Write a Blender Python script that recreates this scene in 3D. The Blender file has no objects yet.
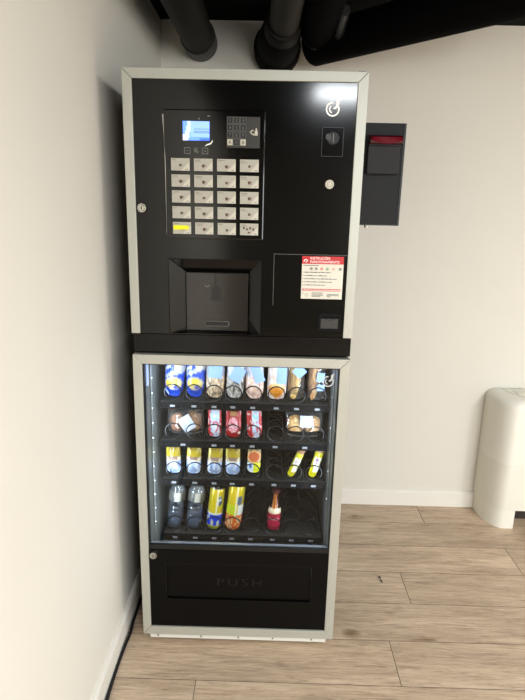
import bpy, bmesh, math, random
from mathutils import Vector, Matrix, noise
random.seed(7)
C = bpy.context.scene.collection
PI = math.pi

# ---------------------------------------------------------------- materials
def lin(c):
    return tuple(((x/255)/12.92 if x/255 <= .04045 else ((x/255+.055)/1.055)**2.4) for x in c)

def mat(name, rgb, rough=.5, metal=0., spec=.5, emit=None, estr=0., coat=0.):
    m = bpy.data.materials.new(name); m.use_nodes = True
    b = m.node_tree.nodes['Principled BSDF']
    b.inputs['Base Color'].default_value = (*lin(rgb), 1)
    b.inputs['Roughness'].default_value = rough
    b.inputs['Metallic'].default_value = metal
    b.inputs['Specular IOR Level'].default_value = spec
    b.inputs['Coat Weight'].default_value = coat
    if emit:
        b.inputs['Emission Color'].default_value = (*lin(emit), 1)
        b.inputs['Emission Strength'].default_value = estr
    return m

def add_noise(m, scale=40, amt=.12, bump=0., stretch=(1, 1, 1), rvar=0.):
    nt = m.node_tree; n = nt.nodes; l = nt.links; b = n['Principled BSDF']
    tc = n.new('ShaderNodeTexCoord'); mp = n.new('ShaderNodeMapping'); mp.inputs['Scale'].default_value = stretch
    nz = n.new('ShaderNodeTexNoise'); nz.inputs['Scale'].default_value = scale; nz.inputs['Detail'].default_value = 5
    l.new(tc.outputs['Object'], mp.inputs[0]); l.new(mp.outputs[0], nz.inputs['Vector'])
    col = b.inputs['Base Color'].default_value[:]
    mx = n.new('ShaderNodeMix'); mx.data_type = 'RGBA'
    mx.inputs[6].default_value = tuple(c*(1-amt) for c in col[:3])+(1,)
    mx.inputs[7].default_value = tuple(min(1, c*(1+amt)) for c in col[:3])+(1,)
    l.new(nz.outputs['Fac'], mx.inputs[0]); l.new(mx.outputs[2], b.inputs['Base Color'])
    if bump:
        bp = n.new('ShaderNodeBump'); bp.inputs['Strength'].default_value = bump; bp.inputs['Distance'].default_value = .002
        l.new(nz.outputs['Fac'], bp.inputs['Height']); l.new(bp.outputs[0], b.inputs['Normal'])
    if rvar:
        mr = n.new('ShaderNodeMapRange'); r = b.inputs['Roughness'].default_value
        mr.inputs[3].default_value = max(0, r-rvar); mr.inputs[4].default_value = r+rvar
        l.new(nz.outputs['Fac'], mr.inputs[0]); l.new(mr.outputs[0], b.inputs['Roughness'])
    return m

def attr_mat(name, rough=.35, coat=0., metal=0., spec=.5, estr=0.):
    m = mat(name, (200, 200, 200), rough, metal, spec, coat=coat)
    nt = m.node_tree; a = nt.nodes.new('ShaderNodeAttribute'); a.attribute_name = 'Col'
    b = nt.nodes['Principled BSDF']
    nt.links.new(a.outputs['Color'], b.inputs['Base Color'])
    if estr:
        nt.links.new(a.outputs['Color'], b.inputs['Emission Color']); b.inputs['Emission Strength'].default_value = estr
    return m

def glass_mat(name, tint=(255, 255, 255), rough=.02, gain=1., body=0., bodycol=(200, 210, 220)):
    m = bpy.data.materials.new(name); m.use_nodes = True
    nt = m.node_tree; n = nt.nodes; l = nt.links; n.clear()
    out = n.new('ShaderNodeOutputMaterial'); tr = n.new('ShaderNodeBsdfTransparent'); gl = n.new('ShaderNodeBsdfGlossy')
    tr.inputs[0].default_value = (*lin(tint), 1); gl.inputs['Roughness'].default_value = rough
    fr = n.new('ShaderNodeFresnel'); fr.inputs[0].default_value = 1.45
    mu = n.new('ShaderNodeMath'); mu.operation = 'MULTIPLY'; mu.inputs[1].default_value = gain; mu.use_clamp = True
    mx = n.new('ShaderNodeMixShader'); l.new(fr.outputs[0], mu.inputs[0]); l.new(mu.outputs[0], mx.inputs[0])
    src = tr
    if body:
        df = n.new('ShaderNodeBsdfDiffuse'); df.inputs[0].default_value = (*lin(bodycol), 1)
        m2 = n.new('ShaderNodeMixShader'); m2.inputs[0].default_value = body
        l.new(tr.outputs[0], m2.inputs[1]); l.new(df.outputs[0], m2.inputs[2]); src = m2
    l.new(src.outputs[0], mx.inputs[1]); l.new(gl.outputs[0], mx.inputs[2]); l.new(mx.outputs[0], out.inputs[0])
    return m

M = {}
M['wall'] = add_noise(mat('wall_paint', (232, 227, 215), .75, spec=.25), 3, .02, .0)
M['wall2'] = add_noise(mat('wall_paint_warm', (226, 221, 209), .8, spec=.2), 3, .02, .0)
M['base'] = mat('baseboard_paint', (236, 231, 220), .45)
M['ceil'] = add_noise(mat('black_ceiling', (15, 14, 13), .9, spec=.1), 12, .3)
M['silver'] = add_noise(mat('brushed_silver', (186, 186, 175), .42, .35), 500, .05, stretch=(1, 1, .05))
M['gloss'] = mat('black_gloss_panel', (5, 5, 4), .12, spec=.45)
M['band'] = add_noise(mat('black_band', (6, 6, 7), .2, spec=.3), 30, .2)
M['cab'] = add_noise(mat('cabinet_black', (16, 16, 17), .5), 30, .15)
M['panel'] = mat('selection_gloss', (5, 5, 5), .1, spec=.5)
M['matte'] = add_noise(mat('satin_black', (5, 5, 5), .4, spec=.15), 60, .2, rvar=.06)
M['emboss'] = mat('embossed_black', (8, 8, 8), .28, spec=.45)
M['greyflap'] = add_noise(mat('smoky_flap', (40, 36, 32), .12, spec=.5), 14, .25)
M['bayl'] = mat('bay_bevel', (7, 7, 7), .06, spec=.4)
M['dark'] = mat('near_black', (4, 4, 4), .5)
M['chrome'] = mat('chrome', (205, 203, 195), .22, 1.)
M['edge'] = mat('edge_line', (100, 97, 90), .4)
M['white'] = mat('white_print', (240, 238, 230), .5, emit=(235, 232, 222), estr=.25)  # faint emission added so the white print looks brighter
M['offwhite'] = mat('cream_plastic', (200, 195, 176), .4)
M['black'] = mat('black_print', (25, 25, 25), .6)
M['greytext'] = mat('grey_print', (120, 115, 108), .6)
M['red'] = mat('red_print', (196, 38, 44), .5)
M['orange'] = mat('salmon_print', (220, 120, 95), .5)
M['green'] = mat('green_print', (125, 160, 110), .5)
M['pink'] = mat('rose_print', (216, 160, 150), .5)
M['paper'] = mat('sticker_paper', (222, 217, 202), .55)
M['card'] = mat('card_paper', (178, 174, 160), .4)
M['card2'] = mat('card_light', (206, 201, 185), .4)
M['coffee'] = mat('coffee_print', (88, 58, 38), .5)
M['yellow'] = mat('yellow_tape', (228, 226, 20), .5, emit=(228, 226, 20), estr=.12)  # slight emission added to brighten the tape
M['keypad'] = mat('keypad_grey', (48, 46, 41), .5)
M['key'] = mat('key_black', (12, 12, 12), .35)
M['keyedge'] = mat('key_outline', (112, 110, 104), .5)
M['box'] = add_noise(mat('graphite_box', (17, 17, 18), .6, spec=.3), 200, .1)
M['box2'] = mat('graphite_flap', (23, 22, 22), .55, spec=.3)
M['redlens'] = mat('red_lens', (78, 4, 18), .2, spec=.6, emit=(190, 8, 34), estr=.07)
M['redlens2'] = mat('red_lens_dark', (62, 6, 16), .15, spec=.6)
M['pipe'] = add_noise(mat('painted_pipe', (34, 31, 27), .6, spec=.15), 25, .1)
M['pipeblk'] = add_noise(mat('black_duct', (6, 5, 5), .85, spec=.05), 25, .2)
M['cable'] = mat('rubber_cable', (14, 14, 16), .5)
M['fan'] = mat('fan_plastic', (240, 236, 222), .5, spec=.3)
M['fan2'] = mat('fan_plastic_lower', (235, 231, 216), .5, spec=.3)
M['fandark'] = mat('fan_recess', (50, 42, 38), .7)
M['lining'] = add_noise(mat('galvanised_lining', (122, 125, 122), .42, .2), 22, .25, rvar=.12)
M['tray'] = add_noise(mat('tray_dark', (44, 43, 39), .65, .0, .2), 40, .2)
M['strip'] = mat('shelf_strip', (6, 6, 7), .7, spec=.1)
M['coil'] = mat('dark_steel_coil', (12, 12, 14), .4, .0)
M['ledge'] = mat('bright_ledge', (170, 176, 188), .25, .6)
M['glass'] = glass_mat('door_glass', (250, 252, 252), .015, .4)
M['film'] = glass_mat('clear_film', (252, 252, 252), .12, 1.3, .05, (225, 225, 225))
M['pet'] = glass_mat('clear_pet', (240, 244, 248), .1, 4.0, .05, (170, 180, 196))
M['print'] = attr_mat('printed_film', .28, coat=.3)
M['food'] = attr_mat('baked_food', .55)
M['canmat'] = attr_mat('printed_can', .25, coat=.4, metal=.25)
M['label'] = mat('label_paper', (140, 170, 226), .5)
M['labelw'] = mat('label_paper_white', (180, 188, 208), .5)
M['lcd'] = attr_mat('lcd_screen', .3, estr=1.1)
M['led'] = mat('led_strip', (200, 215, 240), .4, emit=(120, 150, 230), estr=.5)
M['tagc'] = mat('tag_plate', (150, 152, 156), .6)
M['lamp'] = mat('lamp_diffuser', (255, 250, 240), .4, emit=(255, 244, 226), estr=9.)
M['lampf'] = mat('lamp_frame', (200, 200, 200), .4)

# ---------------------------------------------------------------- mesh helpers
def box(bm, x0, x1, y0, y1, z0, z1, bev=0.):
    r = bmesh.ops.create_cube(bm, size=1)
    vs = r['verts']
    for v in vs:
        v.co = Vector(((x0+x1)/2+v.co.x*(x1-x0), (y0+y1)/2+v.co.y*(y1-y0), (z0+z1)/2+v.co.z*(z1-z0)))
    if bev:
        es = {e for v in vs for e in v.link_edges}
        bmesh.ops.bevel(bm, geom=list(es), offset=bev, segments=2, affect='EDGES', profile=.6)

def prism(bm, pts, y0, y1, axis='y'):
    """polygon in (a,b), extruded along axis between y0 and y1"""
    def P(a, b, c):
        return {'y': (a, c, b), 'x': (c, a, b), 'z': (a, b, c)}[axis]
    A = [bm.verts.new(P(a, b, y0)) for a, b in pts]; B = [bm.verts.new(P(a, b, y1)) for a, b in pts]
    bm.faces.new(A); bm.faces.new(B[::-1]); n = len(pts)
    for i in range(n):
        bm.faces.new((A[i], B[i], B[(i+1) % n], A[(i+1) % n]))

def cyl(bm, p0, p1, r0, r1=None, seg=24, caps=True):
    r1 = r0 if r1 is None else r1
    p0 = Vector(p0); p1 = Vector(p1); d = (p1-p0).normalized()
    u = d.orthogonal().normalized(); w = d.cross(u)
    A = []; B = []
    for i in range(seg):
        a = 2*PI*i/seg; o = u*math.cos(a)+w*math.sin(a)
        A.append(bm.verts.new(p0+o*r0)); B.append(bm.verts.new(p1+o*r1))
    for i in range(seg):
        bm.faces.new((A[i], A[(i+1) % seg], B[(i+1) % seg], B[i]))
    if caps:
        bm.faces.new(A[::-1]); bm.faces.new(B)

def tube(bm, pts, r, seg=8, caps=True):
    pts = [Vector(p) for p in pts]; rings = []; n = len(pts); prev = None
    rr = r if isinstance(r, (list, tuple)) else [r]*n
    for i, p in enumerate(pts):
        t = (pts[min(i+1, n-1)]-pts[max(i-1, 0)]).normalized()
        if prev is None: u = t.orthogonal().normalized()
        else:
            u = (prev-t*prev.dot(t)).normalized()
        prev = u; w = t.cross(u)
        rings.append([bm.verts.new(p+(u*math.cos(2*PI*k/seg)+w*math.sin(2*PI*k/seg))*rr[i]) for k in range(seg)])
    for a, b in zip(rings, rings[1:]):
        for k in range(seg):
            bm.faces.new((a[k], a[(k+1) % seg], b[(k+1) % seg], b[k]))
    if caps:
        bm.faces.new(rings[0][::-1]); bm.faces.new(rings[-1])

def ring(bm, cx, cz, r, w, y, a0=0, a1=2*PI, seg=28, t=.0006):
    """flat arc band facing -Y"""
    full = abs(a1-a0-2*PI) < 1e-6
    n = seg
    rows = []
    for i in range(n+(0 if full else 1)):
        a = a0+(a1-a0)*i/n
        c, s = math.cos(a), math.sin(a)
        rows.append([bm.verts.new((cx+c*(r-w/2), y, cz+s*(r-w/2))), bm.verts.new((cx+c*(r+w/2), y, cz+s*(r+w/2))),
                     bm.verts.new((cx+c*(r+w/2), y-t, cz+s*(r+w/2))), bm.verts.new((cx+c*(r-w/2), y-t, cz+s*(r-w/2)))])
    m = len(rows)
    for i in range(m if full else m-1):
        a, b = rows[i], rows[(i+1) % m]
        for k in range(4):
            bm.faces.new((a[k], b[k], b[(k+1) % 4], a[(k+1) % 4]))

def holed(bm, x0, x1, z0, z1, y0, y1, holes):
    xs = sorted({x0, x1, *[h[0] for h in holes], *[h[1] for h in holes]})
    zs = sorted({z0, z1, *[h[2] for h in holes], *[h[3] for h in holes]})
    cells = {}
    for i in range(len(xs)-1):
        for j in range(len(zs)-1):
            cx, cz = (xs[i]+xs[i+1])/2, (zs[j]+zs[j+1])/2
            if not any(h[0] < cx < h[1] and h[2] < cz < h[3] for h in holes):
                cells[(i, j)] = 1
    V = {}
    def v(i, j, k):
        if (i, j, k) not in V: V[(i, j, k)] = bm.verts.new((xs[i], (y0, y1)[k], zs[j]))
        return V[(i, j, k)]
    for (i, j) in cells:
        bm.faces.new((v(i, j, 0), v(i+1, j, 0), v(i+1, j+1, 0), v(i, j+1, 0)))
        bm.faces.new((v(i, j, 1), v(i, j+1, 1), v(i+1, j+1, 1), v(i+1, j, 1)))
        if (i-1, j) not in cells: bm.faces.new((v(i, j, 0), v(i, j+1, 0), v(i, j+1, 1), v(i, j, 1)))
        if (i+1, j) not in cells: bm.faces.new((v(i+1, j, 0), v(i+1, j, 1), v(i+1, j+1, 1), v(i+1, j+1, 0)))
        if (i, j-1) not in cells: bm.faces.new((v(i, j, 0), v(i, j, 1), v(i+1, j, 1), v(i+1, j, 0)))
        if (i, j+1) not in cells: bm.faces.new((v(i, j+1, 0), v(i+1, j+1, 0), v(i+1, j+1, 1), v(i, j+1, 1)))

def text(bm, s, x, z, size, y, depth=.0005, align='LEFT', sx=1., sp_=1.):
    cu = bpy.data.curves.new('t', 'FONT'); cu.body = s; cu.size = size; cu.extrude = depth/2; cu.align_x = align
    cu.resolution_u = 3; cu.space_character = sp_
    o = bpy.data.objects.new('t', cu); C.objects.link(o)
    bpy.context.view_layer.update()
    me = bpy.data.meshes.new_from_object(o.evaluated_get(bpy.context.evaluated_depsgraph_get()))
    me.transform(Matrix.Translation((x, y, z)) @ Matrix.Rotation(PI/2, 4, 'X') @ Matrix.Diagonal((sx, 1, 1, 1)))
    bm.from_mesh(me); bpy.data.objects.remove(o); bpy.data.meshes.remove(me)

def wpos(o):
    p = Vector((0, 0, 0))
    while o: p += o.location; o = o.parent
    return p

def build(name, bm, m, parent=None, smooth=False, bev=0., loc=None):
    """link bm (world coordinates) as one mesh object"""
    bmesh.ops.recalc_face_normals(bm, faces=bm.faces)
    base = wpos(parent)
    if loc is None: loc = base.copy()
    loc = Vector(loc)
    bmesh.ops.translate(bm, verts=bm.verts, vec=-loc)
    me = bpy.data.meshes.new(name); bm.to_mesh(me); bm.free()
    for mm in (m if isinstance(m, (list, tuple)) else [m]): me.materials.append(mm)
    if smooth:
        for p in me.polygons: p.use_smooth = True
        try: me.set_sharp_from_angle(angle=math.radians(38))
        except Exception: pass
    o = bpy.data.objects.new(name, me); C.objects.link(o)
    o.parent = parent; o.location = loc-base
    if bev:
        md = o.modifiers.new('bevel', 'BEVEL'); md.width = bev; md.segments = 2; md.limit_method = 'ANGLE'
    return o

def B(): return bmesh.new()
def tag(o, label=None, cat=None, group=None, kind=None):
    if label: o['label'] = label
    if cat: o['category'] = cat
    if group: o['group'] = group
    if kind: o['kind'] = kind
    return o
def thing(name, loc, label, cat, group=None):
    o = bpy.data.objects.new(name, None); C.objects.link(o); o.location = loc; o.empty_display_size = .05
    return tag(o, label, cat, group)
def bx(name, m, parent, *a, bev=0., **k):
    bm = B(); box(bm, *a, bev=bev); return build(name, bm, m, parent, **k)

# ---------------------------------------------------------------- room shell
XL, XR, YB, YF, ZC = -.08, 4.6, .974, -4.6, 2.242
def shell(name, m, *a):
    bm = B(); box(bm, *a); o = build(name, bm, m); o['kind'] = 'structure'; return o
shell('wall_left', M['wall'], XL-.1, XL, YF-.1, YB+.1, -.05, ZC+.1)
shell('wall_back', M['wall2'], XL, XR, YB, YB+.1, -.05, ZC+.1)
shell('wall_right', M['wall2'], XR, XR+.1, YF-.1, YB+.1, -.05, ZC+.1)
shell('wall_front', mat('front_wall_paint', (112, 106, 95), .8), XL, XR, YF-.1, YF, -.05, ZC+.1)
shell('ceiling', M['ceil'], XL, XR, YF, YB, ZC, ZC+.1)

# floor: laid planks (one mesh), run along X, rows 0.1903 deep
def floor_material():
    m = mat('laminate_oak', (170, 150, 128), .42, spec=.35)
    nt = m.node_tree; n = nt.nodes; l = nt.links; b = n['Principled BSDF']
    at = n.new('ShaderNodeAttribute'); at.attribute_name = 'plank'
    tc = n.new('ShaderNodeTexCoord')
    off = n.new('ShaderNodeVectorMath'); off.operation = 'MULTIPLY_ADD'; off.inputs[1].default_value = (13, 9, 5)
    l.new(at.outputs['Color'], off.inputs[0]); l.new(tc.outputs['Object'], off.inputs[2])
    def nz(scale, st, det=6, rough=.6, dist=0.):
        mp = n.new('ShaderNodeMapping'); mp.inputs['Scale'].default_value = st
        t = n.new('ShaderNodeTexNoise'); t.inputs['Scale'].default_value = scale; t.inputs['Detail'].default_value = det
        t.inputs['Roughness'].default_value = rough; t.inputs['Distortion'].default_value = dist
        l.new(off.outputs[0], mp.inputs[0]); l.new(mp.outputs[0], t.inputs['Vector']); return t
    def ramp(src, stops):
        r = n.new('ShaderNodeValToRGB'); e = r.color_ramp.elements
        while len(e) < len(stops): e.new(.5)
        for k, (p, c) in enumerate(stops): e[k].position = p; e[k].color = (*lin(c), 1)
        l.new(src, r.inputs[0]); return r
    def mix(f, a, c, mode='MIX'):
        x = n.new('ShaderNodeMix'); x.data_type = 'RGBA'; x.blend_type = mode
        if isinstance(f, float): x.inputs[0].default_value = f
        else: l.new(f, x.inputs[0])
        l.new(a, x.inputs[6]); l.new(c, x.inputs[7]); return x.outputs[2]
    broad = nz(2.2, (1, 4, 1), 4, .55, .4)
    grain = nz(6, (1.2, 16, 1), 8, .7, 1.2)
    fine = nz(42, (1, 14, 1), 6, .7, .8)
    c1 = ramp(broad.outputs['Fac'], [(.3, (198, 174, 150)), (.5, (222, 198, 171)), (.7, (238, 214, 188))])
    c2 = ramp(grain.outputs['Fac'], [(.32, (134, 120, 106)), (.44, (210, 205, 199)), (.62, (250, 248, 245))])
    c3 = ramp(fine.outputs['Fac'], [(.35, (205, 200, 195)), (.6, (245, 244, 242))])
    col = mix(.75, c1.outputs[0], c2.outputs[0], 'MULTIPLY'); col = mix(.6, col, c3.outputs[0], 'MULTIPLY')
    # knots
    mp = n.new('ShaderNodeMapping'); mp.inputs['Scale'].default_value = (2.6, 6.5, 1); l.new(off.outputs[0], mp.inputs[0])
    dn = nz(7, (1, 2, 1), 3)
    ad = n.new('ShaderNodeMixRGB'); ad.blend_type = 'ADD'; ad.inputs[0].default_value = .35
    l.new(mp.outputs[0], ad.inputs[1]); l.new(dn.outputs['Color'], ad.inputs[2])
    vo = n.new('ShaderNodeTexVoronoi'); vo.inputs['Scale'].default_value = 1.; l.new(ad.outputs[0], vo.inputs['Vector'])
    kr = ramp(vo.outputs['Distance'], [(0., (128, 110, 96)), (.05, (186, 174, 160)), (.13, (255, 255, 255))])
    col = mix(.8, col, kr.outputs[0], 'MULTIPLY')
    # per-plank tone
    sp = n.new('ShaderNodeSeparateColor'); l.new(at.outputs['Color'], sp.inputs[0])
    mr = n.new('ShaderNodeMapRange'); mr.inputs[3].default_value = .93; mr.inputs[4].default_value = 1.16
    l.new(sp.outputs[2], mr.inputs[0])
    hs = n.new('ShaderNodeHueSaturation'); l.new(mr.outputs[0], hs.inputs['Value']); l.new(col, hs.inputs['Color'])
    l.new(hs.outputs[0], b.inputs['Base Color'])
    bp = n.new('ShaderNodeBump'); bp.inputs['Strength'].default_value = .08; bp.inputs['Distance'].default_value = .001
    l.new(grain.outputs['Fac'], bp.inputs['Height']); l.new(bp.outputs[0], b.inputs['Normal'])
    return m
bm = B()
lay = bm.loops.layers.float_color.new('plank')
ROW, LEN = .1903, 1.285
known = {0: .99, -1: 1.53, 1: 1.512, -2: .864+.0, 3: 1.2, 2: .50, -3: .203}
# rows: index k covers Y from .227+k*ROW
g = .0010
k = -26
while .227+k*ROW < YB:
    y0 = .227+k*ROW; y1 = min(y0+ROW, YB)
    y0 = max(y0, YF)
    kk = {0: .99, 1: 1.512, 2: .55, 3: 1.2, -1: 1.75, -2: .864, -3: .203, -4: 1.1}.get(k, random.random()*LEN)
    x = kk-LEN*math.ceil((kk-XL)/LEN)
    while x < XR and y1 > y0+.01:
        a, b_ = max(x, XL), min(x+LEN, XR)
        if b_-a > .01:
            n0 = len(bm.faces)
            box(bm, a+g, b_-g, y0+g, y1-g, -.012, 0)
            bm.faces.ensure_lookup_table()
            col = (random.random(), random.random(), random.random(), 1)
            for f in bm.faces[n0:]:
                f.material_index = 1 if f.normal.z < .5 and f.calc_center_median().z < -.001 else 0
                for lp in f.loops: lp[lay] = col
        x += LEN
    k += 1
n0 = len(bm.faces)
box(bm, XL, XR, YF, YB, -.05, -.0035); bm.faces.ensure_lookup_table()
for f in bm.faces[n0:]: f.material_index = 1
fl = build('floor', bm, [floor_material(), mat('plank_joint', (92, 76, 62), .8)]); fl['kind'] = 'structure'

def baseboard(name, pts_fn, m):
    pass
bm = B(); prism(bm, [(XL, 0), (XL+.013, 0), (XL+.013, .074), (XL+.010, .077), (XL+.010, .083), (XL+.007, .086), (XL, .086)], YF, YB)
for v in bm.verts: pass
o = build('baseboard_left', bm, M['base']); o['kind'] = 'structure'
bm = B(); prism(bm, [(YB, 0), (YB-.013, 0), (YB-.013, .074), (YB-.009, .077), (YB-.009, .083), (YB-.006, .086), (YB, .086)], XL+.013, XR, axis='x')
o = build('baseboard_back', bm, M['base']); o['kind'] = 'structure'

# ---------------------------------------------------------------- upper: hot drinks machine
W = .657
hd = thing('hot_drinks_machine', (W/2, 0, 1.043), 'black hot drinks machine with keypad and blue screen, mounted above the snack machine', 'vending machine')
bx('cabinet', M['cab'], hd, .004, W-.004, .0415, .90, 1.107, 1.826)  # unseen rear deepened to darken the gap by the left wall
bx('plinth_band', M['band'], hd, .003, W-.001, .008, .89, 1.048, 1.103, bev=.001)
bm = B(); BAY = (.113, .384, 1.108, 1.330)
holed(bm, .0255, .6300, 1.1065, 1.8035, .003, .023, [BAY])
door = build('door', bm, M['gloss'], hd); door['label'] = 'glossy black door panel'
def frame_rails(parent, z0, z1, wl, wr, wt, wb, y0=-.003, y1=.022):
    g = .0005; bm = B()
    prism(bm, [(0, z0), (wl, z0+(wb if wb else 0)), (wl, z1-wt-g), (0, z1-g)] if wb else [(0, z0), (wl, z0), (wl, z1-wt-g), (0, z1-g)], y0, y1)
    prism(bm, [(W-wr, z0+(wb if wb else 0)), (W, z0), (W, z1-g), (W-wr, z1-wt-g)], y0, y1)
    prism(bm, [(g, z1), (W-g, z1), (W-wr-g, z1-wt), (wl+g, z1-wt)], y0, y1)
    if wb: prism(bm, [(g, z0), (W-g, z0), (W-wr-g, z0+wb-g), (wl+g, z0+wb-g)], y0, y1)
    return build('door_frame', bm, M['silver'], parent, bev=.0012)
f = frame_rails(hd, 1.107, 1.83, .0255, .027, .0265, 0); f['label'] = 'silver aluminium edge frame'
bx('hinge', M['edge'], hd, .630, .650, .006, .03, 1.8305, 1.8335, bev=.001)

def lock(parent, x, z):
    bm = B(); cyl(bm, (x, .004, z), (x, -.008, z), .0125, .012); cyl(bm, (x, -.008, z), (x, -.011, z), .0095, .008)
    o = build('lock', bm, M['chrome'], parent, smooth=True); o['label'] = 'round chrome key lock'
    bx('keyhole', M['dark'], o, x-.0012, x+.0012, -.0114, -.0108, z-.005, z+.005)
lock(hd, .0435, 1.469)

def emblem(parent, name, x, z, s, y, m):
    bm = B()
    ring(bm, x, z, s, s*.24, y, math.radians(88), math.radians(386), 36)
    ring(bm, x, z, s*.52, s*.2, y, math.radians(120), math.radians(262), 18)
    prof = [(.0, .05), (.42, .0), (.80, .30), (1.0, .80), (.98, 1.22), (1.22, 1.58), (.80, 1.50), (.50, 1.22), (.58, .85), (.45, .45)]
    fan = [bm.verts.new((x+a*s, y-.0006, z+b*s)) for a, b in prof]
    bm.faces.new(fan)
    o = build(name, bm, m, parent); return o
emblem(hd, 'emblem', .566, 1.737, .0165, .0028, M['white'])

# selection panel
SP = -.004
bm = B(); box(bm, .108, .386, SP, .003, 1.387, 1.729, bev=.003)
sp = build('selection_panel', bm, M['panel'], hd); sp['label'] = 'raised glossy selection panel'
bm = B(); tube(bm, [(.1085, SP-.001, 1.715), (.1088, SP-.001, 1.700), (.1105, SP-.001, 1.66), (.1108, SP-.001, 1.63), (.112, SP-.001, 1.60), (.1125, SP-.001, 1.44), (.112, SP-.001, 1.40)], [.0022, .0018, .0003, .0003, .0012, .0002, .0003], 6)
build('edge_highlight', bm, M['chrome'], sp, smooth=True)  # thin bright tube imitates the highlight along the rounded left edge
# display
bm = B(); cl = bm.loops.layers.float_color.new('Col')
NX, NZ = 24, 16; x0, x1, z0, z1 = .162, .2345, 1.650, 1.699
vv = [[bm.verts.new((x0+(x1-x0)*i/NX, SP-.0008, z0+(z1-z0)*j/NZ)) for j in range(NZ+1)] for i in range(NX+1)]
for i in range(NX):
    for j in range(NZ):
        f = bm.faces.new((vv[i][j], vv[i+1][j], vv[i+1][j+1], vv[i][j+1])); u, v = i/NX, j/NZ
        c = (96, 138, 250)
        if u > .25 and v > .15: c = (126, 160, 255)
        if u < .28 and abs(u-.1-.16*v) < .09: c = (166, 190, 250)
        if u < .12 and v < .3: c = (205, 220, 250)
        if u > .6 and v < .12: c = (60, 100, 235)
        if u > .4 and (.54 < v < .62 or .36 < v < .44): c = (98, 130, 238)
        for lp in f.loops: lp[cl] = (*lin(c), 1)
ds = build('display_screen', bm, M['lcd'], sp); ds['label'] = 'lit blue display screen'
def outline(bm, x, z, w, h, t, y):
    box(bm, x-w/2, x+w/2, y-.0006, y, z+h/2-t, z+h/2); box(bm, x-w/2, x+w/2, y-.0006, y, z-h/2, z-h/2+t)
    box(bm, x-w/2, x-w/2+t, y-.0006, y, z-h/2+t, z+h/2-t); box(bm, x+w/2-t, x+w/2, y-.0006, y, z-h/2+t, z+h/2-t)
for i, x in enumerate((.1735, .1985, .2225)):
    bm = B(); z = 1.6235
    if i != 1:
        outline(bm, x, z, .0165, .0165, .0016, SP)
        if i == 0: box(bm, x-.0022, x+.0022, SP-.0006, SP, z-.001, z+.001)
        else: prism(bm, [(x-.003, z-.002), (x+.003, z-.002), (x, z+.003)], SP-.0006, SP)
    else:
        ring(bm, x-.001, z+.002, .0055, .0013, SP, .4, 5.6); box(bm, x-.004, x+.001, SP-.0006, SP, z-.003, z+.004)
        tube(bm, [(x-.001, SP-.0005, z), (x+.003, SP-.0005, z-.006), (x+.007, SP-.0005, z-.003), (x+.004, SP-.0005, z+.002)], .0008, 5)
    build('touch_button', bm, M['keyedge'], sp)
bm = B(); tube(bm, [(.222, SP-.0006, 1.636), (.229, SP-.0006, 1.640), (.236, SP-.0006, 1.642), (.241, SP-.0006, 1.6465), (.2425, SP-.0006, 1.652)], [.0006, .0016, .002, .0014, .0005], 6)
build('arc_reflection', bm, M['white'], sp)  # white arc modelled in place of a reflection beside the display
bx('indicator', M['greytext'], sp, .205, .2075, SP-.0006, SP, 1.703, 1.708); bx('indicator', M['greytext'], sp, .229, .236, SP-.0006, SP, 1.711, 1.714)
# keypad
kp = bx('keypad', M['keypad'], hd, .2815, .3715, SP-.003, SP-.0004, 1.633, 1.7125, bev=.0008)
KY = SP-.003
chars = [['1', '2', '3'], ['4', '5', '6'], ['7', '8', '9'], ['A', '0', 'B']]
for r in range(4):
    for c in range(3):
        x = .2905+.0178*c; z = 1.7025-.0185*r; wk = chars[r][c] in 'AB'
        bm = B(); box(bm, x-.0073, x+.0073, KY-.0022, KY-.0002, z-.0077, z+.0077)
        for f in bm.faces: f.material_index = 0
        n0 = len(bm.faces)
        if not wk: outline(bm, x, z, .0155, .0160, .0009, KY-.0018)
        text(bm, chars[r][c], x, z-.0042, .012, KY-.0025, .0005, 'CENTER')
        bm.faces.ensure_lookup_table()
        for f in bm.faces[n0:]: f.material_index = 1
        key = build('key', bm, [M['offwhite'], M['black']] if wk else [M['key'], M['keyedge']], kp)
        if wk: key['label'] = 'white key'
bm = B(); x, z = .3535, 1.6745
ring(bm, x-.002, z-.001, .0045, .0028, KY, 1.0, 5.3); box(bm, x-.009, x-.006, KY-.0006, KY, z-.003, z+.0015)
prism(bm, [(x+.004, z-.009), (x+.012, z-.009), (x+.012, z+.001), (x+.0098, z+.005), (x+.0098, z+.0095), (x+.0065, z+.0095), (x+.0065, z+.005), (x+.004, z+.001)], KY-.0006, KY)
box(bm, x-.001, x+.003, KY-.0006, KY, z-.009, z-.0045)
build('can_and_bottle_icon', bm, M['offwhite'], kp)
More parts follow.
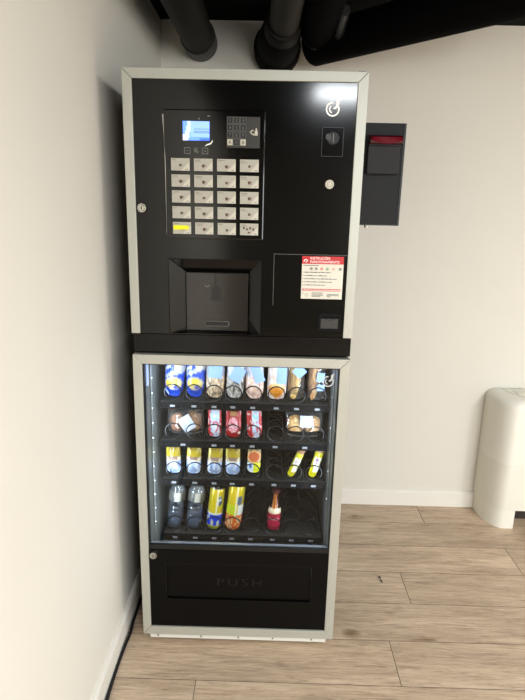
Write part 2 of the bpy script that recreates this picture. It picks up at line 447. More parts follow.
# cards
cx0 = [.1283, .1915, .2552, .3185]; rz = [1.6035, 1.5607, 1.5183, 1.4755, 1.4327]
for r in range(5):
    for c in range(4):
        x, z = cx0[c]+.0005*r, rz[r]; w, h = .0515, .0325
        bm = B(); box(bm, x, x+w, SP-.0016, SP-.0002, z-h, z); n0 = len(bm.faces)
        prism(bm, [(x+w*.55, z-h+.0006), (x+w-.0006, z-h+.0006), (x+w-.0006, z-h*.25)], SP-.0019, SP-.0015)
        bm.faces.ensure_lookup_table()
        for f in bm.faces[n0:]: f.material_index = 1
        n0 = len(bm.faces)
        if (r, c) == (4, 3):
            for q in range(4): box(bm, x+.008+q*.009, x+.013+q*.009, SP-.0022, SP-.0015, z-.016-(q % 2)*.003, z-.010-(q % 2)*.003)
            box(bm, x+.022, x+.028, SP-.0022, SP-.0015, z-.027, z-.023)
        else:
            px, pz = x+w*.5, z-h*.56-.001*((r*3+c) % 3); s = .0042 if (r+c) % 3 else .0034
            prism(bm, [(px-s, pz+s*.9), (px+s, pz+s*.9), (px+s*.7, pz-s), (px-s*.7, pz-s)], SP-.0022, SP-.0015)
            ring(bm, px+s*1.1, pz, s*.5, s*.3, SP-.0015, -1.5, 1.5, 8, .0006)
        bm.faces.ensure_lookup_table()
        for f in bm.faces[n0:]: f.material_index = 2
        n0 = len(bm.faces)
        box(bm, x+.003, x+.013+.004*((r+c) % 3), SP-.002, SP-.0015, z-.0052, z-.0036)
        if (r*4+c) % 2: box(bm, x+.003, x+.020, SP-.002, SP-.0015, z-.0092, z-.0080)
        box(bm, x+w-.012, x+w-.004, SP-.0023, SP-.0015, z-h+.003, z-h+.0045)
        bm.faces.ensure_lookup_table()
        for f in bm.faces[n0:]: f.material_index = 3
        cd = build('selection_card', bm, [M['card'], M['card2'], M['coffee'], M['greytext']], sp)
        if (r, c) == (4, 0):
            bm = B(); prism(bm, [(x+.002, z-.0215), (x+.045, z-.020), (x+.0455, z-.0095), (x+.002, z-.0085)], SP-.0030, SP-.0024)
            tp = build('tape', bm, M['yellow'], cd); tp['label'] = 'bright yellow tape strip'
            cd['label'] = 'drink card crossed by a yellow strip'

# dispensing bay (recessed)
ix0, ix1, iz0, iz1, yd = .159, .345, 1.112, 1.289, .036
bay = B()
def quadface(bm, pts): return bm.faces.new([bm.verts.new(p) for p in pts])
x0, x1, z0, z1 = BAY
quadface(bay, [(x0, .003, z0), (x0, .003, z1), (ix0, yd, iz1), (ix0, yd, iz0)])
quadface(bay, [(x1, .003, z0), (ix1, yd, iz0), (ix1, yd, iz1), (x1, .003, z1)])
quadface(bay, [(x0, .003, z1), (x1, .003, z1), (ix1, yd, iz1), (ix0, yd, iz1)])
quadface(bay, [(x0, .003, z0), (ix0, yd, iz0), (ix1, yd, iz0), (x1, .003, z0)])
for pts in ([(x0-.0005, z0, z1)],):
    pass
bo = build('dispensing_bay', bay, M['bayl'], hd)
md = bo.modifiers.new('t', 'SOLIDIFY'); md.thickness = .0015; md.offset = 0
bm = B(); box(bm, x0, x1, -.0005, .003, z1-.0015, z1); box(bm, x0, x0+.0015, -.0005, .003, z0, z1); box(bm, x1-.0015, x1, -.0005, .003, z0, z1)
build('bay_rim', bm, M['matte'], bo)
fl_ = bx('flap', M['greyflap'], bo, ix0+.001, ix1-.001, yd-.004, yd+.0005, iz0+.001, iz1-.002, bev=.001); fl_['label'] = 'smoky grey cup flap'
bm = B(); pts = []
for i in range(25):
    a = 2*PI*i/24; cx_ = .0305*(1 if math.cos(a) > 0 else -1)
    pts.append((.2515+cx_+.006*math.cos(a), yd-.0055, 1.135+.0075*math.sin(a)))
tube(bm, pts, .0013, 6)
build('handle_rim', bm, M['edge'], fl_)
bx('finger_slot', M['dark'], fl_, .2515-.032, .2515+.032, yd-.0052, yd-.003, 1.129, 1.141, bev=.0008)
bm = B(); box(bm, .243, .252, yd-.0046, yd-.0038, 1.252, 1.285); prism(bm, [(.232, 1.205), (.268, 1.205), (.262, 1.248), (.238, 1.248)], yd-.0046, yd-.0038)
build('nozzle', bm, mat('nozzle_shade', (26, 24, 22), .4), fl_)
bm = B(); ring(bm, .222, 1.252, .006, .003, yd-.004, 3.3, 6.1, 12)
build('glint_clip', bm, M['edge'], fl_)

# information panel + sticker
ip = bx('information_panel', M['gloss'], hd, .4185, .6285, -.0005, .0028, 1.2, 1.350)
bm = B(); box(bm, .4185, .6285, -.0012, -.0005, 1.3488, 1.350); box(bm, .4185, .4197, -.0012, -.0005, 1.2, 1.3488)
build('panel_edge_highlight', bm, M['edge'], ip)  # grey strips paint the highlight along the top and left edges
st = bx('instruction_sticker', M['paper'], hd, .500, .6195, -.0014, -.0007, 1.2225, 1.3455)
st['label'] = 'white instruction sticker with red heading'
Y = -.0014
bx('heading_band', M['red'], st, .500, .6195, Y-.0003, Y, 1.3235, 1.3455)
bm = B(); text(bm, 'INSTRUÇÕES', .5225, 1.3365, .0098, Y-.0006, .0005, sx=1.0); text(bm, 'FUNCIONAMENTO', .5225, 1.3265, .0098, Y-.0006, .0005, sx=1.0)
ring(bm, .5105, 1.330, .0055, .0022, Y-.0003, .2, PI+.1, 14); prism(bm, [(.509, 1.329), (.513, 1.3268), (.5125, 1.331)], Y-.0007, Y-.0003)
build('heading_text', bm, M['white'], st)
bx('subtitle_line', M['black'], st, .503, .548, Y-.0003, Y, 1.3185, 1.3200)
for i, z in enumerate((1.2985, 1.2890, 1.2800, 1.2710, 1.2620)):
    bm = B(); x = .503; end = (.584, .572, .601, .588, .568)[i]
    box(bm, x, x+.002, Y-.0003, Y, z, z+.0022); x += .005
    rr = random.Random(i)
    while x < end:
        w = min(rr.uniform(.004, .011), end-x); box(bm, x, x+w, Y-.0003, Y, z, z+.0016+rr.choice((0, .0006))); x += w+.0016
    build('text_line', bm, M['black'], st)
bm = B()
for j, z in enumerate((1.2395, 1.2360, 1.2325, 1.2290)):
    box(bm, .531, .531+(.034, .030, .034, .026)[j], Y-.0003, Y, z, z+.0014)
    if j in (1, 2, 3): box(bm, .575, .575+(0, .034, .036, .012)[j], Y-.0003, Y, z, z+.0014)
build('contact_text', bm, M['black'], st)
bm = B(); box(bm, .503, .507, Y-.0003, Y, 1.238, 1.240); ring(bm, .516, 1.234, .004, .0008, Y, 0, 2*PI, 12)
build('round_mark', bm, M['greytext'], st)
bm = B(); x = .503; rr = random.Random(5)
while x < .614:
    w = rr.uniform(.004, .010); box(bm, x, min(x+w, .616), Y-.0003, Y, 1.2495, 1.2522); x += w+.0015
x = .503
while x < .612:
    w = rr.uniform(.004, .012); box(bm, x, min(x+w, .614), Y-.0003, Y, 1.2455, 1.2475); x += w+.0015
build('warning_line', bm, M['red'], st)
for i, (x, m) in enumerate(zip((.527, .541, .557, .573, .591, .610), ('greytext', 'greytext', 'orange', 'green', 'pink', 'greytext'))):
    bm = B(); ring(bm, x, 1.310, .0036, .0014, Y, 0, 2*PI, 12); box(bm, x-.002, x+.0025, Y-.0004, Y, 1.3085, 1.3115)
    build('step_icon', bm, M[m], st)

# coin return, coin slot, button
cr = B(); holed(cr, .553, .6215, 1.127, 1.178, -.006, .0028, [(.5605, .6145, 1.1335, 1.170)])
cr = build('coin_return', cr, M['matte'], hd, bev=.0008)
bx('coin_flap', mat('coin_flap_grey', (58, 56, 53), .3), cr, .5612, .6138, -.003, .0025, 1.1342, 1.1640, bev=.0008)
bm = B(); tube(bm, [(.575, -.0035, 1.1645), (.5875, -.0035, 1.1595), (.600, -.0035, 1.1645)], .001, 6); build('thumb_notch', bm, M['dark'], cr)
cs = bx('coin_slot', M['panel'], hd, .5395, .5985, -.006, .0028, 1.6155, 1.6905, bev=.002)
bm = B(); outline(bm, .569, 1.653, .059, .075, .0012, -.0062); build('slot_outline', bm, mat('slot_edge', (20, 20, 19), .3), cs)
bm = B(); cyl(bm, (.570, -.006, 1.663), (.570, -.009, 1.663), .018, .016, 28); build('coin_disc', bm, M['dark'], cs, smooth=True)
bm = B(); prism(bm, [(.550, 1.660), (.562, 1.655), (.565, 1.668), (.556, 1.675), (.550, 1.671)], -.0105, -.009); build('coin_guide', bm, mat('coin_guide_metal', (58, 56, 52), .35, .5), cs)
bm = B(); box(bm, .569, .572, -.0105, -.009, 1.652, 1.674); build('coin_gap', bm, M['edge'], cs)
bm = B(); cyl(bm, (.5675, .003, 1.5435), (.5675, -.004, 1.5435), .0125, .0118, 28)
rb = build('return_button', bm, M['offwhite'], hd, smooth=True); rb['label'] = 'round cream return button'
bm = B(); ring(bm, .5675, 1.5435, .0075, .0008, -.004); build('button_ring', bm, M['greytext'], rb)

# ---------------------------------------------------------------- lower: snack machine
sm = thing('snack_machine', (W/2, 0, 0), 'glass-fronted snack machine with silver frame, standing on the wooden floor', 'vending machine')
SX0, SX1, SZ0, SZ1 = .032, .624, .372, 1.031      # interior
bm = B()
box(bm, .004, .028, .024, .89, .03, 1.040); box(bm, .628, W-.004, .024, .89, .03, 1.040)
box(bm, .028, .628, .024, .89, 1.034, 1.040); box(bm, .028, .628, .62, .89, .03, 1.034); box(bm, .028, .628, .024, .62, .03, .255)
cb = build('cabinet', bm, M['cab'], sm)  # depth stretched out of view, shading the gap beside the left wall
bm = B()
def plate(*a): box(bm, *a)
plate(.0285, .031, .026, .617, .258, 1.0335); plate(.625, .6275, .026, .617, .258, 1.0335)
plate(.031, .625, .61, .617, .258, 1.0335); plate(.031, .625, .026, .61, 1.031, 1.0335); plate(.031, .625, .026, .61, .258, .2605)
lin_ = build('inner_lining', bm, M['lining'], sm); lin_['label'] = 'grey sheet metal lining'
# side guides with raised dots
for s, x in ((0, .0312), (1, .6248)):
    bm = B(); xx = (x, x+.003) if s == 0 else (x-.003, x)
    box(bm, xx[0], xx[1], .075, .10, .30, 1.02)
    for z in [.42+.052*i for i in range(12)]:
        cyl(bm, (xx[0] if s else xx[1], .0875, z), ((xx[0]-.003) if s else (xx[1]+.003), .0875, z), .0022, .0016, 8)
    build('shelf_rail', bm, M['lining'], lin_)
for x0, x1 in ((.0312, .0350),):
    bm = B(); box(bm, x0, x1, .032, .046, .93, 1.010); o = build('led_strip', bm, M['led'], sm); o['label'] = 'bluish white light strip'
f = frame_rails(sm, .035, 1.041, .0275, .0295, .0290, .032); f['label'] = 'silver aluminium edge frame'
bm = B(); holed(bm, .0275, .6275, .369, 1.012, .004, .020, [(.0315, .6245, .385, 1.0085)])
build('glazing_gasket', bm, M['dark'], sm)
gp = bx('window_pane', M['glass'], sm, .0315, .6245, .008, .012, .385, 1.0085); gp['label'] = 'clear glass pane'
bm = B(); emblem(sm, 'emblem', .594, .968, .0155, .0075, mat('etched_white', (190, 192, 190), .5))
lg = bx('window_ledge', M['ledge'], sm, .033, .623, .0135, .0225, .370, .3885, bev=.001)
# lower panel, flap
bm = B(); holed(bm, .0275, .6275, .067, .368, .003, .020, [(.083, .574, .178, .317)])
build('lower_panel', bm, M['matte'], sm)
fp = bx('delivery_flap', M['matte'], sm, .085, .572, .009, .016, .180, .314, bev=.0015)
bm = B(); box(bm, .083, .0845, .0035, .010, .178, .317); box(bm, .5725, .574, .0035, .010, .178, .317); box(bm, .0845, .5725, .0035, .010, .3152, .317)
build('flap_edge', bm, M['emboss'], fp)
bm = B(); text(bm, 'PUSH', .331, .231, .043, .0085, .0025, 'CENTER', sx=1.25, sp_=1.35)
lt = build('lettering', bm, M['emboss'], fp); lt['label'] = 'embossed black PUSH lettering'
lock(sm, .0435, .350)
bx('foot_plate', mat('white_plinth', (222, 220, 210), .5), sm, .022, .634, .006, .05, .014, .0325, bev=.001)
for x in (.05, .2, .33, .45, .585):
    bm = B(); cyl(bm, (x, .0045, .026), (x, .0015, .026), .003, .003, 8); build('screw', bm, M['chrome'], sm)
for x in (.06, .597):
    for y in (.08, .62): bm = B(); cyl(bm, (x, y, 0), (x, y, .031), .022, .018, 16); build('foot', bm, M['dark'], sm)

# shelves + coils
cols = [.0900, .1630, .2310, .2945, .3620, .4410, .5090, .5790]
mids = [(a+b)/2 for a, b in zip(cols, cols[1:])]
shelf_z = [.8395, .6985, .5545, .336]             # tray tops
strip_c = [.824, .683, .539, .319]
coil_mesh = {}
def coil_obj(xc, zt, r, pitch, parent, hand=1):
    key = (r, pitch, hand)
    n = int(.40/pitch)
    if key not in coil_mesh:
        bm = B(); pts = []
        for k in range(n):
            for i in range(28):
                t = i/28; a = PI*1.5+hand*2*PI*(t)  # start at bottom
                s = 0 if t < .84 else (t-.84)/.16
                s = s*s*(3-2*s)
                pts.append((r*math.cos(a), pitch*(k+s), r*math.sin(a)))
        tube(bm, pts, .0022, 6)
        o = build('spiral', bm, M['coil'], None, smooth=True); coil_mesh[key] = o.data; bpy.data.objects.remove(o)
    o = bpy.data.objects.new('spiral', coil_mesh[key]); C.objects.link(o); o.parent = parent
    o.location = Vector((xc, .155, zt+r+.0022))-wpos(parent)
    return o
slots = [list(range(8)), [0, 1, 2, 3, 4, 5, 6, 7], list(range(8)), list(range(8))]
codes = [['A11', 'A12', 'A13', 'A14', 'A15', 'A16', 'A17', 'A18'], ['A21', None, 'A23', 'A24', 'A25', 'A26', 'A27', None],
         ['A31', 'A32', 'A33', 'A34', 'A35', 'A36', 'A37', 'A38'], ['A41', 'A42', 'A43', 'A44', 'A45', 'A46', 'A47', 'A48']]
shift = [[.0, 0, 0, -.004, -.004, .004, .002, .004]]*4
for s in range(4):
    zt = shelf_z[s]
    bm = B(); box(bm, .0475, .6205, .152, .58, zt-.004, zt); box(bm, .0475, .6205, .146, .152, zt-.026, zt+.001)
    # low dividers between slots
    for i in range(1, 8):
        if s == 1 and i in (1, 7): continue
        x = mids[i-1]
        box(bm, x-.0006, x+.0006, .153, .58, zt, zt+.010)
        cyl(bm, (x, .157, zt), (x, .157, zt+.045), .0009, .0009, 6)
    sh = build('shelf', bm, M['tray'], sm)
    bm = B(); box(bm, .0485, .6195, .1445, .1459, zt-.0255, zt-.0005); build('label_strip', bm, M['strip'], sh)
    for i in range(8):
        c = codes[s][i]
        if c:
            x = cols[i]+(.034 if (s == 1 and i in (0, 6)) else 0)
            bm = B(); box(bm, x-.0078, x+.0078, .1432, .1444, zt-.0185, zt-.0115); n0 = len(bm.faces)
            text(bm, c, x, zt-.0178, .0075, .1431, .0003, 'CENTER'); bm.faces.ensure_lookup_table()
            for f in bm.faces[n0:]: f.material_index = 1
            build('slot_tag', bm, [M['tagc'], M['black']], sh)
    for i in range(8):
        if s == 3: r, p = .0315, .080
        else: r, p = .0280, .057
        x = cols[i]
        coil_obj(x, zt, r, p, sh, -1 if i % 2 else 1)

# ---------------------------------------------------------------- products
def nz(x, y, s=1., o=0): return noise.noise(Vector((x*s+o, y*s-o, o*1.7)))
def mixc(a, b, t): t = max(0, min(1, t)); return tuple(a[i]*(1-t)+b[i]*t for i in range(3))
def pack_mesh(bm, w, h, t, fn, crimp=.07, taper=0., seed=0, nu=18, nv=28, wob=.0015, rnd=.012):
    cl = bm.loops.layers.float_color.new('Col')
    G = {}
    for side in (-1, 1):
        for i in range(nu+1):
            for j in range(nv+1):
                u, v = i/nu, j/nv
                if side == 1 and (i in (0, nu) or j in (0, nv)):
                    G[(side, i, j)] = G[(-1, i, j)]; continue
                a = max(0, 1-abs(2*u-1)**2.4)**.6
                vv = (v-crimp)/(1-2*crimp)
                b = 0 if vv <= 0 or vv >= 1 else min(1, (math.sin(PI*vv)*1.35))**.7
                y = side*(t/2*a*b+.0004)
                ww = w*(1-taper*v)
                pinch = 1-.07*(1-b)
                x = (u-.5)*ww*pinch
                if 0 < b: y += side*wob*nz(u, v, 6, seed)*a
                z = v*h+rnd*abs(2*u-1)**3*(1-min(1, v*4))
                if j in (0, nv): z += .0012*(1 if i % 2 else -1)
                G[(side, i, j)] = bm.verts.new((x, y, max(z, 0)))
    for side in (-1, 1):
        for i in range(nu):
            for j in range(nv):
                f = bm.faces.new([G[(side, i, j)], G[(side, i+1, j)], G[(side, i+1, j+1)], G[(side, i, j+1)]][::side])
                for lp, (uu, vv) in zip(f.loops, [(i, j), (i+1, j), (i+1, j+1), (i, j+1)][::side]):
                    lp[cl] = (*lin(tuple(max(0, min(255, q)) for q in fn(uu/nu, vv/nv))), 1)
def place(o, x, y, z, rx=0, ry=0, rz=0):
    o.location = (x, y, z); o.rotation_euler = (math.radians(rx), math.radians(ry), math.radians(rz)); return o
def pack(name, w, h, t, fn, label, cat, group, x, z, y=.184, rx=-3, ry=0, m='print', **kw):
    bm = B(); pack_mesh(bm, w, h, t, fn, **kw)
    o = build(name, bm, M[m], None, smooth=True)
    tag(o, label, cat, group); return place(o, x, y, z+.004, rx, ry)
def paper(parent, x, z, w, h, ang, y, m='label', name='paper_label', bend=.25):
    bm = B(); n = 6; rows = []
    ca, sa = math.cos(math.radians(ang)), math.sin(math.radians(ang))
    for i in range(n+1):
        a = (i/n-.5)*w
        rows.append([bm.verts.new((x+a*ca-b*sa, y+bend*a*a*12, z+a*sa+b*ca)) for b in (-h/2, h/2)])
    for i in range(n): bm.faces.new((rows[i][0], rows[i+1][0], rows[i+1][1], rows[i][1]))
    n0 = len(bm.faces)
    for j in range(4):
        b = h*(.28-.18*j); l = w*(.36, .3, .34, .2)[j]
        P = lambda a_, b2: bm.verts.new((x+a_*ca-b2*sa, y+bend*a_*a_*12-.0003, z+a_*sa+b2*ca))
        bm.faces.new((P(-l, b), P(l, b), P(l, b+h*.035), P(-l, b+h*.035)))
    bm.faces.ensure_lookup_table()
    for f in bm.faces[n0:]: f.material_index = 1
    me = bpy.data.meshes.new(name); bm.to_mesh(me); bm.free(); me.materials.append(M[m]); me.materials.append(mat('label_ink', (150, 165, 200), .6))
    o = bpy.data.objects.new(name, me); C.objects.link(o); o.parent = parent; return o

BLUE, WHT, CRM, YEL = (16, 74, 214), (238, 240, 245), (236, 224, 176), (244, 208, 60)
def chips(seed, dx):
    def f(u, v):
        c = BLUE
        if abs(v-.42-.22*u-dx) < .02+.07*u: c = (196, 200, 205)
        if ((u-.62-dx)**2/.03+(v-.67)**2/.009) < 1: c = CRM if nz(u, v, 9, seed) > -.05 else WHT
        if abs(v-.60-.35*(u-.1)) < .03 and u < .3: c = WHT
        e = ((u-.5)**2/.17+(v-.29)**2/.016)
        if e < 1: c = mixc(CRM, YEL, .5+1.6*nz(u, v, 7, seed+3))
        if e < 1 and (u-.62)**2/.015+(v-.22)**2/.002 < 1: c = (70, 90, 200)
        if 1 < e < 1.4 and v > .3: c = (190, 186, 160)
        return mixc(tuple(.86*q for q in c), WHT, .12*max(0, nz(u, v, 14, seed)))
    return f
def granola(base, hi, lowv=.5, seed=0, topc=(150, 140, 138), dark=(70, 56, 50)):
    def f(u, v):
        if v > lowv+.05*nz(u, v, 5, seed): return mixc(topc, (160, 165, 180), .5+.9*nz(u, v, 8, seed))
        n_ = nz(u, v, 16, seed)
        return mixc(mixc(base, hi, .5+1.3*n_), dark, max(0, -1.4*nz(u, v, 11, seed+9)))
    return f
z1 = shelf_z[0]
g1 = 'snack packets on the top shelf'
pack('crisp_bag', .062, .168, .042, chips(1, 0), 'blue and white crisp bag, leftmost on the top shelf', 'crisp bag', g1, .0860, z1, ry=5, seed=1, y=.187, taper=-.16, rnd=.022)
pack('crisp_bag', .060, .168, .042, chips(4, .05), 'blue and white crisp bag, second from left beside the other crisp bag', 'crisp bag', g1, .1600, z1, ry=3, seed=4, y=.187, taper=-.14, rnd=.022)
o = pack('snack_packet', .060, .165, .036, granola((206, 176, 140), (232, 210, 180), .48, 2), 'beige nut packet with wide pale blue paper label, next to the crisp bags', 'snack packet', g1, .2300, z1, ry=1, seed=2, rnd=.018, taper=-.06)
paper(o, .002, .104, .046, .060, -2, -.0205)
o = pack('snack_packet', .060, .165, .036, granola((150, 142, 132), (220, 216, 210), .5, 6, (200, 200, 205), (40, 38, 36)), 'clear packet of grey seeds with slanted blue label, fourth on the top shelf', 'snack packet', g1, .2970, z1, ry=3, seed=3, rnd=.02, taper=-.08)
paper(o, .006, .090, .040, .052, -28, -.0215)
o = pack('snack_packet', .062, .165, .038, granola((226, 190, 160), (240, 214, 206), .5, 8, (228, 214, 220), (180, 120, 120)), 'pinkish filled roll packet with slanted blue label, fifth on the top shelf', 'snack packet', g1, .3665, z1, ry=-1, seed=5, rnd=.024)
paper(o, .010, .094, .034, .064, 20, -.022)
def roll6(u, v):
    e = (u-.5)**2/.16+(v-.22)**2/.035
    if e < 1: return mixc((222, 140, 44), (250, 232, 190), max(0, (v-.2)*5)+.4*nz(u, v, 6, 2))
    if v > .75 and u < .45: return mixc((176, 96, 48), (120, 60, 34), .5+nz(u, v, 9, 1))
    return mixc((222, 218, 214), (190, 150, 130), .3+nz(u, v, 8, 4))
o = pack('snack_packet', .066, .165, .040, roll6, 'orange-brown bun packet with upright blue label, sixth on the top shelf', 'snack packet', g1, .4400, z1, ry=2, seed=6, rnd=.012)
paper(o, .014, .094, .032, .066, 0, -.023)
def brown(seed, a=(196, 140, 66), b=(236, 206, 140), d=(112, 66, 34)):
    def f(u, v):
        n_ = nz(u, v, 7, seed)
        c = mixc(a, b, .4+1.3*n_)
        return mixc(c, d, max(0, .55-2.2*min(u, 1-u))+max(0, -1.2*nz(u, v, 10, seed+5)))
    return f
def pastry(parent, w, h, t, fn, x=0, z=0, ang=0, seed=0, name='pastry', y=0):
    bm = B(); cl = bm.loops.layers.float_color.new('Col')
    bmesh.ops.create_uvsphere(bm, u_segments=28, v_segments=18, radius=1)
    for v in bm.verts:
        n_ = 1+.10*noise.noise(v.co*2.2+Vector((seed, 0, 0)))
        v.co = Vector((v.co.x*w/2*n_, v.co.y*t/2*n_, v.co.z*h/2*n_))
    for f in bm.faces:
        for lp in f.loops:
            lp[cl] = (*lin(tuple(max(0, min(255, q)) for q in fn(lp.vert.co.x/w+.5, lp.vert.co.z/h+.5))), 1)
    bmesh.ops.rotate(bm, verts=bm.verts, matrix=Matrix.Rotation(math.radians(ang), 3, 'Y'))
    bmesh.ops.translate(bm, verts=bm.verts, vec=(x, y, z))
    me = bpy.data.meshes.new(name); bm.to_mesh(me); bm.free(); me.materials.append(M['food'])
    for p in me.polygons: p.use_smooth = True
    o = bpy.data.objects.new(name, me); C.objects.link(o); o.parent = parent; return o
def bag_with_pastry(name, w, h, t, x, z, label, group, cat='pastry packet', y=.184, lumps=(), rx=-3, ry=0):
    bm = B(); pack_mesh(bm, w, h, t, lambda u, v: (255, 255, 255), seed=int(x*100))
    o = build(name, bm, M['film'], None, smooth=True); tag(o, label, cat, group); place(o, x, y, z+.004, rx, ry)
    for i, (lw, lh, lx, lz, a, fn) in enumerate(lumps): pastry(o, lw, lh, t*.62, fn, lx, lz, a, i+x*9)
    return o
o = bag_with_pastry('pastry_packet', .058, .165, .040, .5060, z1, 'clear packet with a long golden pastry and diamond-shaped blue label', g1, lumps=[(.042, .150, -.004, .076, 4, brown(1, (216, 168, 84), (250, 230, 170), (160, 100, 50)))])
paper(o, .010, .104, .036, .036, 45, -.0215)
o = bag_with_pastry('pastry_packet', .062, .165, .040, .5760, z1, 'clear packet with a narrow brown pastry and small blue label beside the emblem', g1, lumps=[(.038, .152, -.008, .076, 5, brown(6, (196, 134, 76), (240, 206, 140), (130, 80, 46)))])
paper(o, .012, .086, .026, .032, -4, -.0225); paper(o, .013, .050, .026, .022, 0, -.0235)

z2 = shelf_z[1]; g2 = 'snack packets on the second shelf'
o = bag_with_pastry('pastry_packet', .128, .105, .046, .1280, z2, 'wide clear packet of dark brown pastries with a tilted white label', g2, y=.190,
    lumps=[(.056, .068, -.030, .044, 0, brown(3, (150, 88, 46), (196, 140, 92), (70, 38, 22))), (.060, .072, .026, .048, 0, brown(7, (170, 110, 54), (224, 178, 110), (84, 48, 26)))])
paper(o, .006, .048, .044, .054, 32, -.025, 'labelw')
def bar_rw(seed, blue=.5, rim=.2):
    def f(u, v):
        if u < rim or (u > 1-rim*.6): return (176, 26, 34) if nz(u, v, 9, seed) > -.35 else (225, 210, 210)
        if .62 < v < .78: return mixc((120, 190, 215), (235, 240, 245), .5+nz(u, v, 9, seed))
        if v < .55 and nz(u, v, 8, seed+2) > .22: return (206, 90, 110)
        return mixc((222, 226, 236), (170, 196, 226), .4+nz(u, v, 6, seed))
    return f
def bar_red(u, v):
    e = (u-.5)**2/.11+(v-.42)**2/.07
    if e < 1: return (232, 200, 208) if (int(u*9+v*14+3*nz(u, v, 5, 1)) % 2) else (206, 60, 90)
    if .72 < v < .88 and .28 < u < .7: return (170, 130, 80)
    if v > .86: return (90, 26, 22)
    if .8 < u < .95 and .1 < v < .2: return (238, 224, 200)
    return (158, 24, 30)
pack('chocolate_bar', .046, .108, .020, bar_rw(3), 'white and red bar packet with light blue print, beside the wide brown pastry packet', 'chocolate bar', g2, .2300, z2, y=.176)
pack('chocolate_bar', .054, .108, .020, bar_red, 'deep red bar packet with round pink and white centre, on the second shelf', 'chocolate bar', g2, .2950, z2, y=.176)
pack('chocolate_bar', .052, .112, .020, bar_rw(8, rim=.34), 'white and red bar packet standing left of the empty spiral', 'chocolate bar', g2, .3700, z2, y=.176, ry=-3)
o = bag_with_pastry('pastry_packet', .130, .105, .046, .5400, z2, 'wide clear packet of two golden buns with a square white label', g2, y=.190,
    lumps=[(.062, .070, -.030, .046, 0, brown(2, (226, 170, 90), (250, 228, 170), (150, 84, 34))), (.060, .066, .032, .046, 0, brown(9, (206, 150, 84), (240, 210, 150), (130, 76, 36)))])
paper(o, .006, .066, .042, .042, 0, -.025, 'labelw')

z3 = shelf_z[2]; g3 = 'snack packets on the third shelf'
def biscuit(seed):
    def f(u, v):
        if v > .60:
            if .80 < v < .88 and .2 < u < .8 and nz(u, v, 22, seed) > 0: return (120, 90, 20)
            return (160, 140, 14) if u > .12 else (190, 176, 60)
        e = (u-.5)**2/.12+(v-.60)**2/.018
        if e < 1: return (134, 108, 100)
        if v > .46: return mixc((160, 130, 90), (230, 220, 190), .5+nz(u, v, 9, seed))
        if (u-.5)**2/.2+(v-.1)**2/.002 < 1: return (150, 170, 205)
        return mixc((204, 212, 230), (130, 158, 206), .35+1.3*nz(u, v, 5, seed))
    return f
xs3 = [(.0860, 2, 'yellow and white biscuit packet, leftmost on the third shelf'), (.1540, 5, 'yellow and white biscuit packet, second on the third shelf'),
       (.2270, 9, 'yellow and white biscuit packet above the yellow and blue can'), (.2940, 12, 'yellow and white biscuit packet next to the small yellow and red pack')]
for x, s, lab in xs3: pack('biscuit_packet', .051, .113, .022, biscuit(s), lab, 'biscuit packet', g3, x, z3, y=.178, ry=(-2, 2, 4, 0)[xs3.index((x, s, lab))], seed=s)
def small5(u, v):
    if v < .38:
        if u < .45: return (60, 110, 190) if (u-.25)**2+(v-.24)**2*1.5 < .012 else (212, 226, 236)
        return (226, 232, 40)
    e = (u-.5)**2/.2+(v-.58)**2/.03
    if e < 1: return (184, 92, 50)
    if e < 1.5: return (220, 180, 110)
    return mixc((150, 130, 84), (110, 84, 60), .5+nz(u, v, 6, 3))
pack('snack_packet', .047, .108, .020, small5, 'small yellow packet with a blue-white square and red-brown picture', 'snack packet', g3, .3670, z3+.010, y=.177, ry=2)
def longbar(seed):
    def f(u, v):
        if v > .74: return mixc((120, 78, 56), (160, 116, 84), .5+nz(u, v, 7, seed))
        if .36 < v < .60 and .15 < u < .9:
            return (120, 70, 110) if (u-.5)**2/.05+(v-.49)**2/.008 < 1 and nz(u, v, 14, seed) > -.15 else (230, 226, 214)
        if .16 < v < .34 and u > .35: return (226, 222, 204)
        return (188, 178, 14)
    return f
pack('cereal_bar', .027, .130, .016, longbar(2), 'slim yellow bar leaning right, second from the right on the third shelf', 'cereal bar', g3, .4960, z3, y=.176, ry=22, rx=-2)
pack('cereal_bar', .030, .135, .016, longbar(7), 'slim yellow bar leaning right, at the right end of the third shelf', 'cereal bar', g3, .5730, z3, y=.176, ry=15, rx=-2)

def lathe(bm, prof, seg=28, fn=None):
    cl = bm.loops.layers.float_color.new('Col') if fn else None
    if fn:
        q = []
        for (ra, za), (rb, zb) in zip(prof, prof[1:]):
            n = max(1, int(abs(zb-za)/.004)); q += [(ra+(rb-ra)*i/n, za+(zb-za)*i/n) for i in range(n)]
        prof = q+[prof[-1]]
    rings = [[bm.verts.new((r*math.cos(2*PI*k/seg), r*math.sin(2*PI*k/seg), z)) for k in range(seg)] for r, z in prof]
    zt = prof[-1][1]
    for a, b in zip(rings, rings[1:]):
        for k in range(seg):
            f = bm.faces.new((a[k], a[(k+1) % seg], b[(k+1) % seg], b[k]))
            if fn:
                for lp in f.loops:
                    co = lp.vert.co; an = math.atan2(co.x, -co.y)   # 0 faces camera
                    lp[cl] = (*lin(tuple(max(0, min(255, q)) for q in fn(an, co.z/zt))), 1)
    for R_ in (rings[0][::-1], rings[-1]):
        f = bm.faces.new(R_)
        if fn:
            for lp in f.loops: lp[cl] = (.5, .5, .5, 1)
def sub(name, bm, m, parent, smooth=True):
    bmesh.ops.recalc_face_normals(bm, faces=bm.faces)
    me = bpy.data.meshes.new(name); bm.to_mesh(me); bm.free(); me.materials.append(m)
    for p in me.polygons: p.use_smooth = smooth
    try: me.set_sharp_from_angle(angle=math.radians(40))
    except Exception: pass
    o = bpy.data.objects.new(name, me); C.objects.link(o); o.parent = parent; return o
z4 = shelf_z[3]; g4 = 'drinks on the bottom shelf'
